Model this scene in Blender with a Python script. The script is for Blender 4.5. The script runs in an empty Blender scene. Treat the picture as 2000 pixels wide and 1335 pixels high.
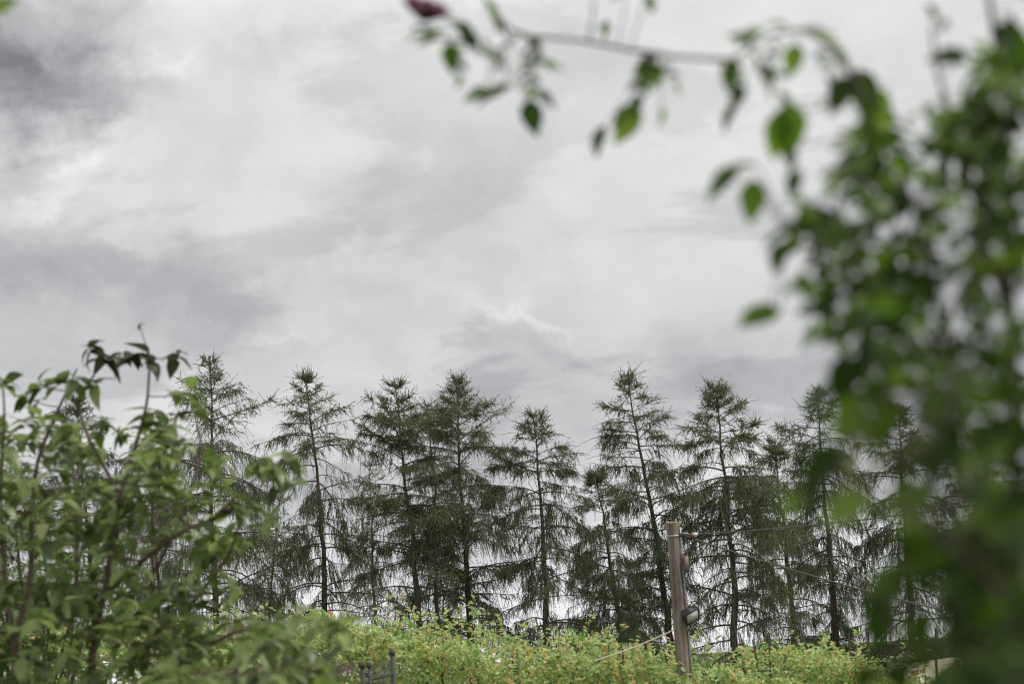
import bpy, math, random
import numpy as np
from mathutils import Matrix, Vector

SC = bpy.context.scene
COL = SC.collection
RAD = math.radians

# ------------------------------------------------------------------ camera
F_PX = 2000 * 50.0 / 36.0                 # focal length in pixels of the 2000 px wide photograph
PITCH, ROLL, EYE = RAD(12.7), RAD(3.7), np.array([0.0, 0.0, 1.6])
_r0 = np.array([1.0, 0, 0]); FWD = np.array([0, math.cos(PITCH), math.sin(PITCH)])
_u0 = np.array([0, -math.sin(PITCH), math.cos(PITCH)])
RIGHT = math.cos(ROLL) * _r0 - math.sin(ROLL) * _u0
UP = math.sin(ROLL) * _r0 + math.cos(ROLL) * _u0

cam = bpy.data.cameras.new('camera'); cam_o = bpy.data.objects.new('camera', cam); COL.objects.link(cam_o)
cam.lens = 50; cam.sensor_width = 36; cam.clip_start = 0.05; cam.clip_end = 3000
cam.dof.use_dof = True; cam.dof.focus_distance = 34; cam.dof.aperture_fstop = 2.0; cam.dof.aperture_blades = 0
cam_o.matrix_world = Matrix(((RIGHT[0], UP[0], -FWD[0], EYE[0]), (RIGHT[1], UP[1], -FWD[1], EYE[1]),
                             (RIGHT[2], UP[2], -FWD[2], EYE[2]), (0, 0, 0, 1)))
SC.camera = cam_o
SC.view_settings.view_transform = 'Standard'; SC.view_settings.look = 'None'
SC.view_settings.exposure = 0.62; SC.view_settings.gamma = 1.0
SC.render.film_transparent = False
SC.cycles.max_bounces = 8; SC.cycles.transmission_bounces = 6; SC.cycles.diffuse_bounces = 4
SC.cycles.use_denoising = True; SC.cycles.filter_width = 1.15


def ray(px, py):
    v = FWD + RIGHT * (px - 1000) / F_PX + UP * (667.5 - py) / F_PX
    return v


def P(px, py, d):
    """world point seen at photo pixel (px, py), d metres in front of the camera along +Y"""
    v = ray(px, py)
    return EYE + v * (d / v[1])


# ------------------------------------------------------------------ node helper
class NT:
    def __init__(s, tree):
        s.t = tree; tree.nodes.clear()

    def n(s, typ, **kw):
        x = s.t.nodes.new(typ)
        for k, v in kw.items():
            setattr(x, k, v)
        return x

    def put(s, sock, v):
        if isinstance(v, bpy.types.NodeSocket):
            s.t.links.new(v, sock)
        elif v is not None:
            sock.default_value = v

    def m(s, op, a, b=None, c=None, clamp=False):
        x = s.n('ShaderNodeMath', operation=op, use_clamp=clamp)
        for i, v in enumerate((a, b, c)):
            if v is not None:
                s.put(x.inputs[i], v)
        return x.outputs[0]

    def noise(s, vec, scale, detail=4.0, rough=0.5, dist=0.0):
        x = s.n('ShaderNodeTexNoise')
        s.put(x.inputs['Vector'], vec); x.inputs['Scale'].default_value = scale
        x.inputs['Detail'].default_value = detail; x.inputs['Roughness'].default_value = rough
        x.inputs['Distortion'].default_value = dist
        return x.outputs['Fac']

    def comb(s, a, b, c):
        x = s.n('ShaderNodeCombineXYZ')
        for i, v in enumerate((a, b, c)):
            s.put(x.inputs[i], v)
        return x.outputs[0]

    def ramp(s, fac, stops, interp='LINEAR'):
        x = s.n('ShaderNodeValToRGB'); x.color_ramp.interpolation = interp
        e = x.color_ramp.elements
        while len(e) < len(stops):
            e.new(0.5)
        for i, (p, c) in enumerate(stops):
            e[i].position = p; e[i].color = (*c, 1)
        s.put(x.inputs[0], fac)
        return x.outputs[0]


# ------------------------------------------------------------------ sky: broken overcast over a Nishita sky
SUN_EL, SUN_AZ = RAD(58), RAD(97)          # high veiled sun off to the right (azimuth clockwise from +Y)
world = bpy.data.worlds.new('World'); SC.world = world; world.use_nodes = True
w = NT(world.node_tree)
sky = w.n('ShaderNodeTexSky', sky_type='NISHITA'); sky.sun_disc = False
sky.sun_elevation = SUN_EL; sky.sun_rotation = SUN_AZ; sky.dust_density = 2.0
co = w.n('ShaderNodeTexCoord').outputs['Generated']
sp = w.n('ShaderNodeSeparateXYZ'); w.put(sp.inputs[0], co)
X, Y, Z = sp.outputs
zc = w.m('MAXIMUM', Z, 0.0)
k = w.m('ADD', zc, 0.55)
pl = w.comb(w.m('DIVIDE', X, k), w.m('DIVIDE', Y, k), 3.7)
wob1 = w.m('SUBTRACT', w.noise(co, 9.0, 8.0, 0.62), 0.5)
wob2 = w.m('SUBTRACT', w.noise(w.comb(X, Y, w.m('ADD', Z, 9.3)), 9.0, 8.0, 0.62), 0.5)
big = w.noise(pl, 1.9, 5.0, 0.52, 0.5)
med = w.noise(pl, 5.5, 6.0, 0.55, 0.35)
yc = w.m('MAXIMUM', Y, 0.05)
A = w.m('MULTIPLY_ADD', wob1, 0.26, w.m('DIVIDE', X, yc))
E = w.m('MULTIPLY_ADD', wob2, 0.17, w.m('DIVIDE', Z, yc))
g = w.m('MULTIPLY_ADD', zc, 0.63, 0.395)
g = w.m('ADD', g, w.m('MULTIPLY', w.m('SUBTRACT', big, 0.5), 0.40))
g = w.m('ADD', g, w.m('MULTIPLY', w.m('SUBTRACT', med, 0.5), 0.26))
fine = w.noise(w.comb(w.m('DIVIDE', X, k), w.m('DIVIDE', Y, k), w.m('MULTIPLY_ADD', wob1, 0.5, 8.1)), 5.0, 5.0, 0.5, 0.3)
crease = w.m('ABSOLUTE', w.m('SUBTRACT', fine, 0.5))
g = w.m('ADD', g, w.m('MULTIPLY', w.m('SUBTRACT', 0.08, crease), 0.30))
lay = w.noise(w.comb(w.m('DIVIDE', X, k), w.m('MULTIPLY', w.m('DIVIDE', Y, k), 1.9), 21.4), 3.4, 9.0, 0.56, 0.3)
edge = w.n('ShaderNodeMapRange', interpolation_type='SMOOTHSTEP'); w.put(edge.inputs[0], lay)
edge.inputs[1].default_value = 0.465; edge.inputs[2].default_value = 0.545; edge.inputs[3].default_value = -0.5; edge.inputs[4].default_value = 0.5
g = w.m('ADD', g, w.m('MULTIPLY', edge.outputs[0], w.m('MULTIPLY', big, 0.20)))
lump = w.noise(w.comb(X, w.m('MULTIPLY', Y, 0.6), w.m('MULTIPLY_ADD', Z, 1.7, 4.4)), 13.0, 5.0, 0.55, 0.4)
g = w.m('ADD', g, w.m('MULTIPLY', w.m('SUBTRACT', lump, 0.5), 0.17))
hz = w.m('DIVIDE', zc, 0.095)
g = w.m('ADD', g, w.m('MULTIPLY', w.m('POWER', 2.718, w.m('MULTIPLY', w.m('MULTIPLY', hz, hz), -1.0)), 0.42))
# cloud masses and breaks seen in the picture: (px, py, half width, half height, tilt deg, amount)
for (px, py, sx, sy, tl, amt) in [
    (40, 165, 270, 110, 8, -0.42), (0, 20, 260, 60, 0, -0.18), (340, 110, 150, 34, -18, 0.15),
    (70, 385, 130, 40, -20, 0.16), (190, 255, 90, 25, -30, 0.06), (180, 560, 300, 80, 3, -0.16),
    (1020, 612, 150, 16, 10, 0.10), (1050, 680, 210, 40, 4, -0.07), (560, 655, 160, 14, 3, 0.06),
    (1150, 230, 420, 150, 0, 0.07), (1180, 870, 260, 60, 0, -0.04), (520, 70, 200, 40, -12, -0.10),
    (640, 500, 30, 40, 0, 0.06)]:
    v = ray(px, py); a0, e0 = v[0] / v[1], v[2] / v[1]
    sx, sy = sx / F_PX, sy / F_PX; c, s_ = math.cos(RAD(-tl) - ROLL), math.sin(RAD(-tl) - ROLL)
    da, de = w.m('SUBTRACT', A, a0), w.m('SUBTRACT', E, e0)
    p1 = w.m('MULTIPLY_ADD', da, c / sx, w.m('MULTIPLY', de, s_ / sx))
    p2 = w.m('MULTIPLY_ADD', da, -s_ / sy, w.m('MULTIPLY', de, c / sy))
    r2 = w.m('ADD', w.m('MULTIPLY', p1, p1), w.m('MULTIPLY', p2, p2))
    g = w.m('MULTIPLY_ADD', w.m('POWER', 2.718, w.m('MULTIPLY', r2, -1.0)), amt, g)
g = w.m('MULTIPLY', w.m('MAXIMUM', g, 0.2), 0.755)
dk = w.m('SUBTRACT', 0.50, g)
cl = w.n('ShaderNodeCombineColor')
w.put(cl.inputs[0], w.m('MULTIPLY', g, w.m('MULTIPLY_ADD', dk, -0.02, 1.0)))
w.put(cl.inputs[1], w.m('MULTIPLY', g, w.m('MULTIPLY_ADD', dk, 0.0, 0.995)))
low_air = w.m('POWER', 2.718, w.m('MULTIPLY', w.m('MULTIPLY', hz, hz), -0.7))
w.put(cl.inputs[2], w.m('MULTIPLY', g, w.m('MULTIPLY_ADD', low_air, 0.07, w.m('MULTIPLY_ADD', dk, 0.16, 0.985))))
b1 = w.n('ShaderNodeBackground'); w.put(b1.inputs[0], sky.outputs[0]); b1.inputs[1].default_value = 0.05
b2 = w.n('ShaderNodeBackground'); w.put(b2.inputs[0], cl.outputs[0]); b2.inputs[1].default_value = 1.0
mx = w.n('ShaderNodeMixShader'); mx.inputs[0].default_value = 0.93
w.put(mx.inputs[1], b1.outputs[0]); w.put(mx.inputs[2], b2.outputs[0])
w.put(w.n('ShaderNodeOutputWorld').inputs[0], mx.outputs[0])

sun = bpy.data.lights.new('sun', 'SUN'); sun.energy = 1.5; sun.angle = RAD(14); sun.color = (1.0, 0.965, 0.91)
sun_o = bpy.data.objects.new('sun', sun); COL.objects.link(sun_o)
sd = Vector((math.sin(SUN_AZ) * math.cos(SUN_EL), math.cos(SUN_AZ) * math.cos(SUN_EL), math.sin(SUN_EL)))
sun_o.rotation_euler = sd.to_track_quat('Z', 'Y').to_euler(); sun_o.location = (0, 0, 60)


# ------------------------------------------------------------------ materials
def new_mat(name):
    m = bpy.data.materials.new(name); m.use_nodes = True
    return m, NT(m.node_tree)


def finish(nt, shader):
    nt.put(nt.n('ShaderNodeOutputMaterial').inputs[0], shader)


def principled(nt, col, rough=0.6, spec=0.3, normal=None, metallic=0.0):
    b = nt.n('ShaderNodeBsdfPrincipled')
    nt.put(b.inputs['Base Color'], col if isinstance(col, bpy.types.NodeSocket) else (*col, 1))
    nt.put(b.inputs['Roughness'], rough); b.inputs['Specular IOR Level'].default_value = spec
    b.inputs['Metallic'].default_value = metallic
    if normal is not None:
        nt.put(b.inputs['Normal'], normal)
    return b.outputs[0]


def bump(nt, h, strength, dist=0.01):
    b = nt.n('ShaderNodeBump'); nt.put(b.inputs['Height'], h)
    b.inputs['Strength'].default_value = strength; b.inputs['Distance'].default_value = dist
    return b.outputs[0]


def leaf_mat(name, stops, trans=0.4, rough=0.45, spec=0.35, patch=None, tcol=1.25):
    """colour differs from leaf to leaf; light passes through the blade"""
    m, nt = new_mat(name)
    geo = nt.n('ShaderNodeNewGeometry'); oi = nt.n('ShaderNodeObjectInfo')
    r = nt.m('FRACT', nt.m('ADD', geo.outputs['Random Per Island'], oi.outputs['Random']))
    if patch:
        nz = nt.noise(geo.outputs['Position'], patch, 3.0, 0.6)
        r = nt.m('ADD', nt.m('MULTIPLY', r, 0.55), nt.m('MULTIPLY', nz, 0.45), clamp=True)
    c = nt.ramp(r, stops)
    p = principled(nt, c, rough, spec)
    t = nt.n('ShaderNodeBsdfTranslucent')
    hs = nt.n('ShaderNodeHueSaturation'); hs.inputs['Saturation'].default_value = 1.1
    hs.inputs['Value'].default_value = tcol; nt.put(hs.inputs['Color'], c)
    nt.put(t.inputs[0], hs.outputs[0])
    mxs = nt.n('ShaderNodeMixShader'); mxs.inputs[0].default_value = trans
    nt.put(mxs.inputs[1], p); nt.put(mxs.inputs[2], t.outputs[0])
    finish(nt, mxs.outputs[0])
    return m


def bark_mat(name, c1, c2, scale=(30, 30, 6), rough=0.85):
    m, nt = new_mat(name)
    tc = nt.n('ShaderNodeTexCoord'); mp = nt.n('ShaderNodeMapping'); mp.inputs['Scale'].default_value = scale
    nt.put(mp.inputs[0], tc.outputs['Object'])
    n1 = nt.noise(mp.outputs[0], 1.0, 6, 0.65, 0.4)
    c = nt.ramp(n1, [(0.32, c1), (0.68, c2)])
    finish(nt, principled(nt, c, rough, 0.2, bump(nt, n1, 0.6, 0.02)))
    return m


M = {}
M['needle'] = leaf_mat('larch_needles', [(0.0, (0.085, 0.105, 0.062)), (0.5, (0.15, 0.178, 0.10)), (0.8, (0.21, 0.24, 0.138)), (1.0, (0.27, 0.275, 0.17))], 0.45, 0.7, 0.15)
M['bark'] = bark_mat('larch_bark', (0.055, 0.043, 0.035), (0.15, 0.115, 0.09), (9, 9, 2.5))
M['limb'] = bark_mat('larch_limb_bark', (0.065, 0.055, 0.047), (0.14, 0.12, 0.10), (12, 12, 12))
M['hedge'] = leaf_mat('hedge_leaves', [(0.14, (0.08, 0.16, 0.045)), (0.30, (0.24, 0.38, 0.12)), (0.46, (0.43, 0.56, 0.22)), (0.64, (0.54, 0.60, 0.26)), (0.72, (0.58, 0.46, 0.20)), (0.86, (0.58, 0.27, 0.12))], 0.38, 0.5, 0.3, patch=2.2)
M['twig'] = bark_mat('twig_bark', (0.07, 0.05, 0.04), (0.15, 0.11, 0.09), (60, 60, 60))
M['dogwood'] = leaf_mat('shrub_leaves', [(0.0, (0.065, 0.10, 0.03)), (0.4, (0.145, 0.205, 0.06)), (0.8, (0.24, 0.31, 0.105)), (1.0, (0.35, 0.40, 0.18))], 0.5, 0.36, 0.6)
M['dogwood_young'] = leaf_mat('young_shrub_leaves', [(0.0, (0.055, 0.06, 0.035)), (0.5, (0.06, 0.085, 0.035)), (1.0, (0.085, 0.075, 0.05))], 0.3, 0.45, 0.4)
M['stem'] = bark_mat('shrub_stem_bark', (0.11, 0.075, 0.065), (0.26, 0.19, 0.17), (50, 50, 14))
M['pale'] = leaf_mat('pale_shrub_leaves', [(0.0, (0.09, 0.15, 0.04)), (0.5, (0.17, 0.25, 0.07)), (1.0, (0.26, 0.34, 0.11))], 0.45, 0.5, 0.3)
M['rose'] = leaf_mat('rose_leaves', [(0.0, (0.026, 0.05, 0.010)), (0.45, (0.05, 0.095, 0.016)), (0.8, (0.14, 0.24, 0.035)), (1.0, (0.23, 0.33, 0.06))], 0.5, 0.4, 0.4, tcol=1.5)
M['cane'] = bark_mat('rose_cane', (0.06, 0.04, 0.032), (0.14, 0.09, 0.075), (40, 40, 10), 0.6)
M['petal'] = leaf_mat('rose_petals', [(0.0, (0.12, 0.045, 0.075)), (0.6, (0.19, 0.08, 0.125)), (1.0, (0.27, 0.13, 0.19))], 0.4, 0.5, 0.3)


# ------------------------------------------------------------------ mesh helpers
def make_mesh(name, verts, faces, mat, smooth=False):
    """verts (n,3); faces: list of int arrays of shape (k,3) or (k,4)"""
    verts = np.ascontiguousarray(verts, np.float32)
    faces = [np.asarray(f, np.int32) for f in (faces if isinstance(faces, (list, tuple)) else [faces])]
    me = bpy.data.meshes.new(name)
    me.vertices.add(len(verts)); me.vertices.foreach_set('co', verts.ravel())
    loops = np.concatenate([f.ravel() for f in faces])
    tot = np.concatenate([np.full(len(f), f.shape[1], np.int32) for f in faces])
    start = np.concatenate([[0], np.cumsum(tot)[:-1]]).astype(np.int32)
    me.loops.add(len(loops)); me.loops.foreach_set('vertex_index', loops)
    me.polygons.add(len(tot)); me.polygons.foreach_set('loop_start', start)
    if smooth:
        me.polygons.foreach_set('use_smooth', np.ones(len(tot), bool))
    me.update(calc_edges=True)
    if mat is not None:
        me.materials.append(mat)
    return me


def obj(name, me, parent=None, loc=None):
    o = bpy.data.objects.new(name, me); COL.objects.link(o)
    if parent is not None:
        o.parent = parent
    if loc is not None:
        o.location = loc
    return o


def tag(o, label=None, cat=None, group=None, kind=None):
    for key, v in (('label', label), ('category', cat), ('group', group), ('kind', kind)):
        if v:
            o[key] = v
    return o


def empty(name, loc, label, cat, group=None):
    o = bpy.data.objects.new(name, None); COL.objects.link(o); o.location = Vector([float(x) for x in loc])
    o.empty_display_size = 0.2
    return tag(o, label, cat, group)


def norm(v):
    return v / np.maximum(np.linalg.norm(v, axis=-1, keepdims=True), 1e-9)


def tubes(Pt, R, sides, cap=True):
    """Pt (b,n,3) polylines, R (b,n) radii -> verts, quads"""
    Pt = np.asarray(Pt, float); R = np.asarray(R, float)
    if Pt.ndim == 2:
        Pt = Pt[None]; R = R[None]
    b, n, _ = Pt.shape
    T = np.gradient(Pt, axis=1); T = norm(T)
    ref = np.where(np.abs(T[:, :1, 2:3]) > 0.8, np.array([[[1.0, 0.05, 0]]]), np.array([[[0, 0.05, 1.0]]]))
    S = norm(np.cross(T, np.broadcast_to(ref, T.shape))); Q = np.cross(S, T)
    a = np.linspace(0, 2 * np.pi, sides, endpoint=False)
    V = Pt[:, :, None] + R[:, :, None, None] * (S[:, :, None] * np.cos(a)[:, None] + Q[:, :, None] * np.sin(a)[:, None])
    V = V.reshape(-1, 3)
    i = np.arange(b)[:, None, None] * n * sides + np.arange(n - 1)[None, :, None] * sides
    j = np.arange(sides)[None, None, :]; j2 = (j + 1) % sides
    q = np.stack([i + j, i + j2, i + sides + j2, i + sides + j], -1).reshape(-1, 4)
    return V, q


def merge(parts):
    vs, fs, off = [], {}, 0
    for v, f in parts:
        for ff in (f if isinstance(f, list) else [f]):
            ff = np.asarray(ff)
            fs.setdefault(ff.shape[1], []).append(ff + off)
        vs.append(np.asarray(v)); off += len(v)
    return np.concatenate(vs), [np.concatenate(x) for x in fs.values()]


def box(c, s, rot=None):
    v = np.array([[x, y, z] for x in (-.5, .5) for y in (-.5, .5) for z in (-.5, .5)]) * np.array(s)
    if rot is not None:
        v = v @ np.array(rot).T
    f = np.array([[0, 1, 3, 2], [4, 6, 7, 5], [0, 4, 5, 1], [2, 3, 7, 6], [0, 2, 6, 4], [1, 5, 7, 3]])
    return v + np.array(c), f


def bevel_mesh(me, width):
    import bmesh
    bm = bmesh.new(); bm.from_mesh(me)
    bmesh.ops.bevel(bm, geom=bm.edges[:], offset=width, segments=2, affect='EDGES')
    bm.to_mesh(me); bm.free()
    return me


# leaf blade templates: length 1 along +Y, width along X, upper side +Z
def blade(nseg, wid, fold, droop, tip=1.0, serr=0.0, seed=0):
    rng = np.random.default_rng(seed)
    v, f = [], []
    for i in range(nseg + 1):
        t = i / nseg
        wv = wid * (math.sin(math.pi * t ** 0.8) ** 0.85) * (1 - 0.25 * t) if 0 < t < 1 else 0.02 * wid
        wv *= 1 + serr * ((i % 2) - 0.5)
        z = -droop * t * t + rng.normal(0, 0.008)
        v += [(-wv, t, z + fold * wv), (0, t, z), (wv, t, z + fold * wv)]
        if i:
            a, b = (i - 1) * 3, i * 3
            f += [(a, a + 1, b + 1, b), (a + 1, a + 2, b + 2, b + 1)]
    return np.array(v), np.array(f)


def frames(D, N):
    """rotation matrices whose Y column is D and whose Z column is close to N"""
    D = norm(D); Xa = norm(np.cross(D, N)); Za = np.cross(Xa, D)
    return np.stack([Xa, D, Za], -1)


def leaves_mesh(name, tmpl, pos, D, N, size, mat):
    v, f = tmpl
    R = frames(D, N)
    V = np.einsum('nij,kj->nki', R, v) * np.asarray(size)[:, None, None] + pos[:, None]
    F = (f[None] + (np.arange(len(pos)) * len(v))[:, None, None]).reshape(-1, f.shape[1])
    return make_mesh(name, V.reshape(-1, 3), [F], mat, smooth=True)


def place_leaf(me, parent, ploc, pos, D, N, size, name='leaf'):
    o = bpy.data.objects.new(name, me); COL.objects.link(o); o.parent = parent
    R = frames(np.asarray(D, float)[None], np.asarray(N, float)[None])[0] * size
    q = np.asarray(pos) - ploc
    o.matrix_local = Matrix(((*R[0], q[0]), (*R[1], q[1]), (*R[2], q[2]), (0, 0, 0, 1)))
    return o


# ------------------------------------------------------------------ ground
m, nt = new_mat('meadow')
gp = nt.n('ShaderNodeNewGeometry').outputs['Position']
gc = nt.ramp(nt.noise(gp, 0.7, 6, 0.6), [(0.3, (0.045, 0.07, 0.025)), (0.7, (0.09, 0.12, 0.045))])
finish(nt, principled(nt, gc, 0.9, 0.1, bump(nt, nt.noise(gp, 25, 4), 0.5, 0.05)))
gx = np.linspace(-900, 900, 61); G = np.stack(np.meshgrid(gx, gx + 700, indexing='ij'), -1).reshape(-1, 2)
gz = np.where(np.hypot(G[:, 0], G[:, 1] - 60) > 130, np.sin(G[:, 0] * .013) * np.cos(G[:, 1] * .011) * .8 - .8, 0)
idx = np.arange(60)[:, None] * 61 + np.arange(60)[None]
tag(obj('ground', make_mesh('ground', np.column_stack([G, gz]), np.stack([idx, idx + 61, idx + 62, idx + 1], -1).reshape(-1, 4), m)), kind='structure')


# ------------------------------------------------------------------ larches
def larch(seed, top, base, d, half_w, label, dens=1.0, weep=0.6, bare=0.25, upright=0.5, branches=60, trunk_r=0.165, group='larches in the row behind the hedge'):
    rng = np.random.default_rng(seed); branches = int(branches * 1.72)
    Pt, Pb = P(*top, d), P(*base, d)
    ax = (Pt - Pb) / (Pt[2] - Pb[2])
    root = Pb - ax * Pb[2] * np.array([1, 1, 1]); root[2] = 0
    H = Pt[2]; ppm = F_PX / d; W = 1.12 * half_w / ppm
    t = empty('larch_tree', root, label, 'tree', group)
    # trunk
    n = 22; u = np.linspace(0, 1, n)
    wx = np.cumsum(rng.normal(0, 0.035, n)); wy = np.cumsum(rng.normal(0, 0.035, n))
    wx -= wx[0] + (wx[-1] - wx[0]) * u; wy -= wy[0] + (wy[-1] - wy[0]) * u
    tr = np.outer(u, Pt - root); tr[:, 0] += wx; tr[:, 1] += wy
    rad = trunk_r * (1 - u) ** 1.0 + 0.012; rad[0] *= 1.35
    obj('trunk', make_mesh('larch_trunk', *[x if i == 0 else [x] for i, x in enumerate(tubes(tr, rad, 9))], M['bark'], True), t)
    tp = lambda z: np.array([np.interp(z, tr[:, 2], tr[:, i]) for i in range(3)])
    crown_parts = []
    # heights of the limbs: loose whorls, denser towards the tip
    z0 = 0.07 * H
    hz = np.sort(z0 + (H - z0) * (1 - rng.random(branches) ** 1.25) * 0.985)
    az = rng.random() * 6.28
    st_all, dr_all, ln_all, dp_all = [], [], [], []
    for z in hz:
        az += 2.4 + rng.normal(0, 0.5)
        s = (H - z)                                  # distance below the tip
        prof = W * (1 - math.exp(-s / (0.34 * W + 0.9))) * (1.0 if z > 0.3 * H else 0.8 + 0.2 * z / (0.3 * H)) + 0.05; prof = min(prof, 0.06 + 0.52 * s + 0.13 * s * s)
        L = prof * rng.choice([1.08, 0.9, 0.66, 0.42], p=[.4, .3, .17, .13]) * rng.uniform(0.72, 1.18)
        rel = min(1, s / (0.33 * H))                 # 0 at the tip, 1 from a third down
        o = np.array([math.cos(az), math.sin(az), 0]); kk = 9; uu = np.linspace(0, 1, kk)
        e_a = RAD(34 * (1 - rel) + (upright * 38 - 8) * rel + rng.normal(0, 11))
        wp = float(np.clip(weep + rng.normal(0, .35), 0, 1.3))
        sag = RAD((8 + 26 * wp) * rel); lift = RAD(-12 + 26 * (1 - wp) + 24 * rng.random()) * (0.4 + 0.6 * rel)
        el = e_a - sag * np.sin(np.pi * uu * 0.75) * 1.1 + lift * uu ** 2
        tw = np.cumsum(rng.normal(0, 0.09, kk)); st = L / (kk - 1)
        dirs = np.stack([np.cos(el) * np.cos(az + tw), np.cos(el) * np.sin(az + tw), np.sin(el)], -1)
        B = tp(z) + np.concatenate([[np.zeros(3)], np.cumsum(dirs[:-1] * st, 0)])
        T = norm(np.gradient(B, axis=0))
        r_b = min(0.012 + 0.009 * L, 0.042) * (0.75 + 0.25 * rel)
        bp = [tubes(B, r_b * (1 - 0.85 * uu), 5)]
        # laterals
        live = 1.0 if rng.random() > bare * (0.3 + 0.7 * rel) else rng.uniform(0.15, 0.4)
        fd = dens * live * rng.uniform(0.3, 1.5) * (0.72 if z < 0.42 * H else 1.1)
        nl = max(4, int(L * 6.8))
        ul = rng.uniform(0.12, 0.97, nl) ** 0.8
        ip = lambda q, Aa: np.stack([np.interp(q, uu, Aa[:, i]) for i in range(3)], -1)
        ls, lT = ip(ul, B), ip(ul, T)
        sv = norm(np.cross(lT, [0, 0, 1.0])) * rng.choice([-1, 1], nl)[:, None]
        ld = norm(lT * 0.65 + sv * rng.uniform(0.3, 0.9, nl)[:, None] + rng.normal(0, 0.14, (nl, 3)) + np.array([0, 0, 0.25 * (1 - rel) - 0.15 * weep * rel]))
        ll = np.clip(0.2 + 0.45 * L * (1 - ul) + 0.14, .2, 1.2) * rng.uniform(0.55, 1.2, nl)
        q5 = np.linspace(0, 1, 4)
        LP = ls[:, None] + ld[:, None] * (ll[:, None] * q5)[:, :, None]
        LP[:, :, 2] -= (0.35 * weep * rel) * ll[:, None] * q5 ** 2
        bp.append(tubes(LP, np.outer(np.full(nl, 0.006), 1 - 0.7 * q5), 3))
        obj('branch', make_mesh('larch_branch', *merge(bp), M['limb']), t)
        # hanging shoots carried by the laterals and by the limb itself
        kl = max(1, int(round(6.0 * fd)))
        qs = rng.uniform(0.1, 1.0, (nl, kl)); qi = qs * 3; i0 = np.minimum(qi.astype(int), 2); fr = qi - i0
        rows = np.arange(nl)[:, None]
        s1 = (LP[rows, i0] * (1 - fr)[..., None] + LP[rows, i0 + 1] * fr[..., None]).reshape(-1, 3)
        d1 = np.repeat(ld, kl, 0)
        nm = int(L * 7 * fd) + 2
        um = np.concatenate([rng.uniform(0.2, 1.0, nm), np.full(3, 0.99)])
        s2, d2 = ip(um, B), ip(um, T)
        S, Dd = np.concatenate([s1, s2]), np.concatenate([d1, d2]); ns = len(S)
        hang = (0.25 + 1.35 * wp) * rel
        dd = norm(Dd * 0.6 + rng.normal(0, 0.5, (ns, 3)) + np.array([0, 0, 0.42 * (1 - rel) - hang]))
        st_all.append(S); dr_all.append(dd)
        ln_all.append(rng.gamma(3.0, 0.13, ns).clip(0.08, 1.15) * (0.7 + 0.5 * rel * weep)); dp_all.append(np.full(ns, hang))
    # the leader
    nt_ = 26
    zt = H - np.sort(rng.uniform(0, 1.1, nt_)); st_all.append(np.array([tp(z) for z in zt]))
    dr_all.append(norm(rng.normal(0, 0.5, (nt_, 3)) + np.array([0, 0, 0.75]))); ln_all.append(rng.uniform(0.6, 1.2, nt_) * (0.07 + 0.22 * np.linspace(0, 1, nt_))); dp_all.append(np.zeros(nt_))
    S, D, Ln, Hg = [np.concatenate(x) for x in (st_all, dr_all, ln_all, dp_all)]
    ns = len(S)
    q = np.linspace(0, 1, 3)
    SP = S[:, None] + D[:, None] * (Ln[:, None] * q)[..., None]
    SP[:, :, 2] -= (0.30 * Hg * Ln)[:, None] * q ** 2
    rs = norm(np.cross(D, rng.normal(0, 1, (ns, 3))))[:, None] * (0.012 * (1 - 0.6 * q))[None, :, None]
    RV = np.stack([SP - rs, SP + rs], 2).reshape(-1, 3); i6 = np.arange(ns)[:, None] * 6
    parts = [(RV, np.concatenate([i6 + [0, 1, 3, 2], i6 + [2, 3, 5, 4]]))]
    # needle tufts
    m_ = 10
    qn = (np.arange(m_)[None] + rng.random((ns, m_))) / m_ * 0.95 + 0.05
    qi = qn * 2; i0 = np.minimum(qi.astype(int), 1); fr = (qi - i0)[..., None]; rows = np.arange(ns)[:, None]
    C = (SP[rows, i0] * (1 - fr) + SP[rows, i0 + 1] * fr).reshape(-1, 3)
    Dn = np.repeat(D, m_, 0); nn = len(C)
    nd = norm(Dn * 0.95 + np.array([0, 0, -.15]) + rng.normal(0, 0.5, (nn, 3)))
    sd_ = norm(np.cross(nd, rng.normal(0, 1, (nn, 3))))
    nlen = rng.uniform(0.045, 0.10, nn)[:, None]; nw = rng.uniform(0.009, 0.018, nn)[:, None]
    V = np.stack([C - sd_ * nw, C + sd_ * nw, C + nd * nlen], 1).reshape(-1, 3)
    parts.append((V, np.arange(nn * 3).reshape(-1, 3)))
    tag(obj('crown', make_mesh('larch_crown', *merge(parts), M['needle']), t), kind='stuff')
    return t


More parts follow.
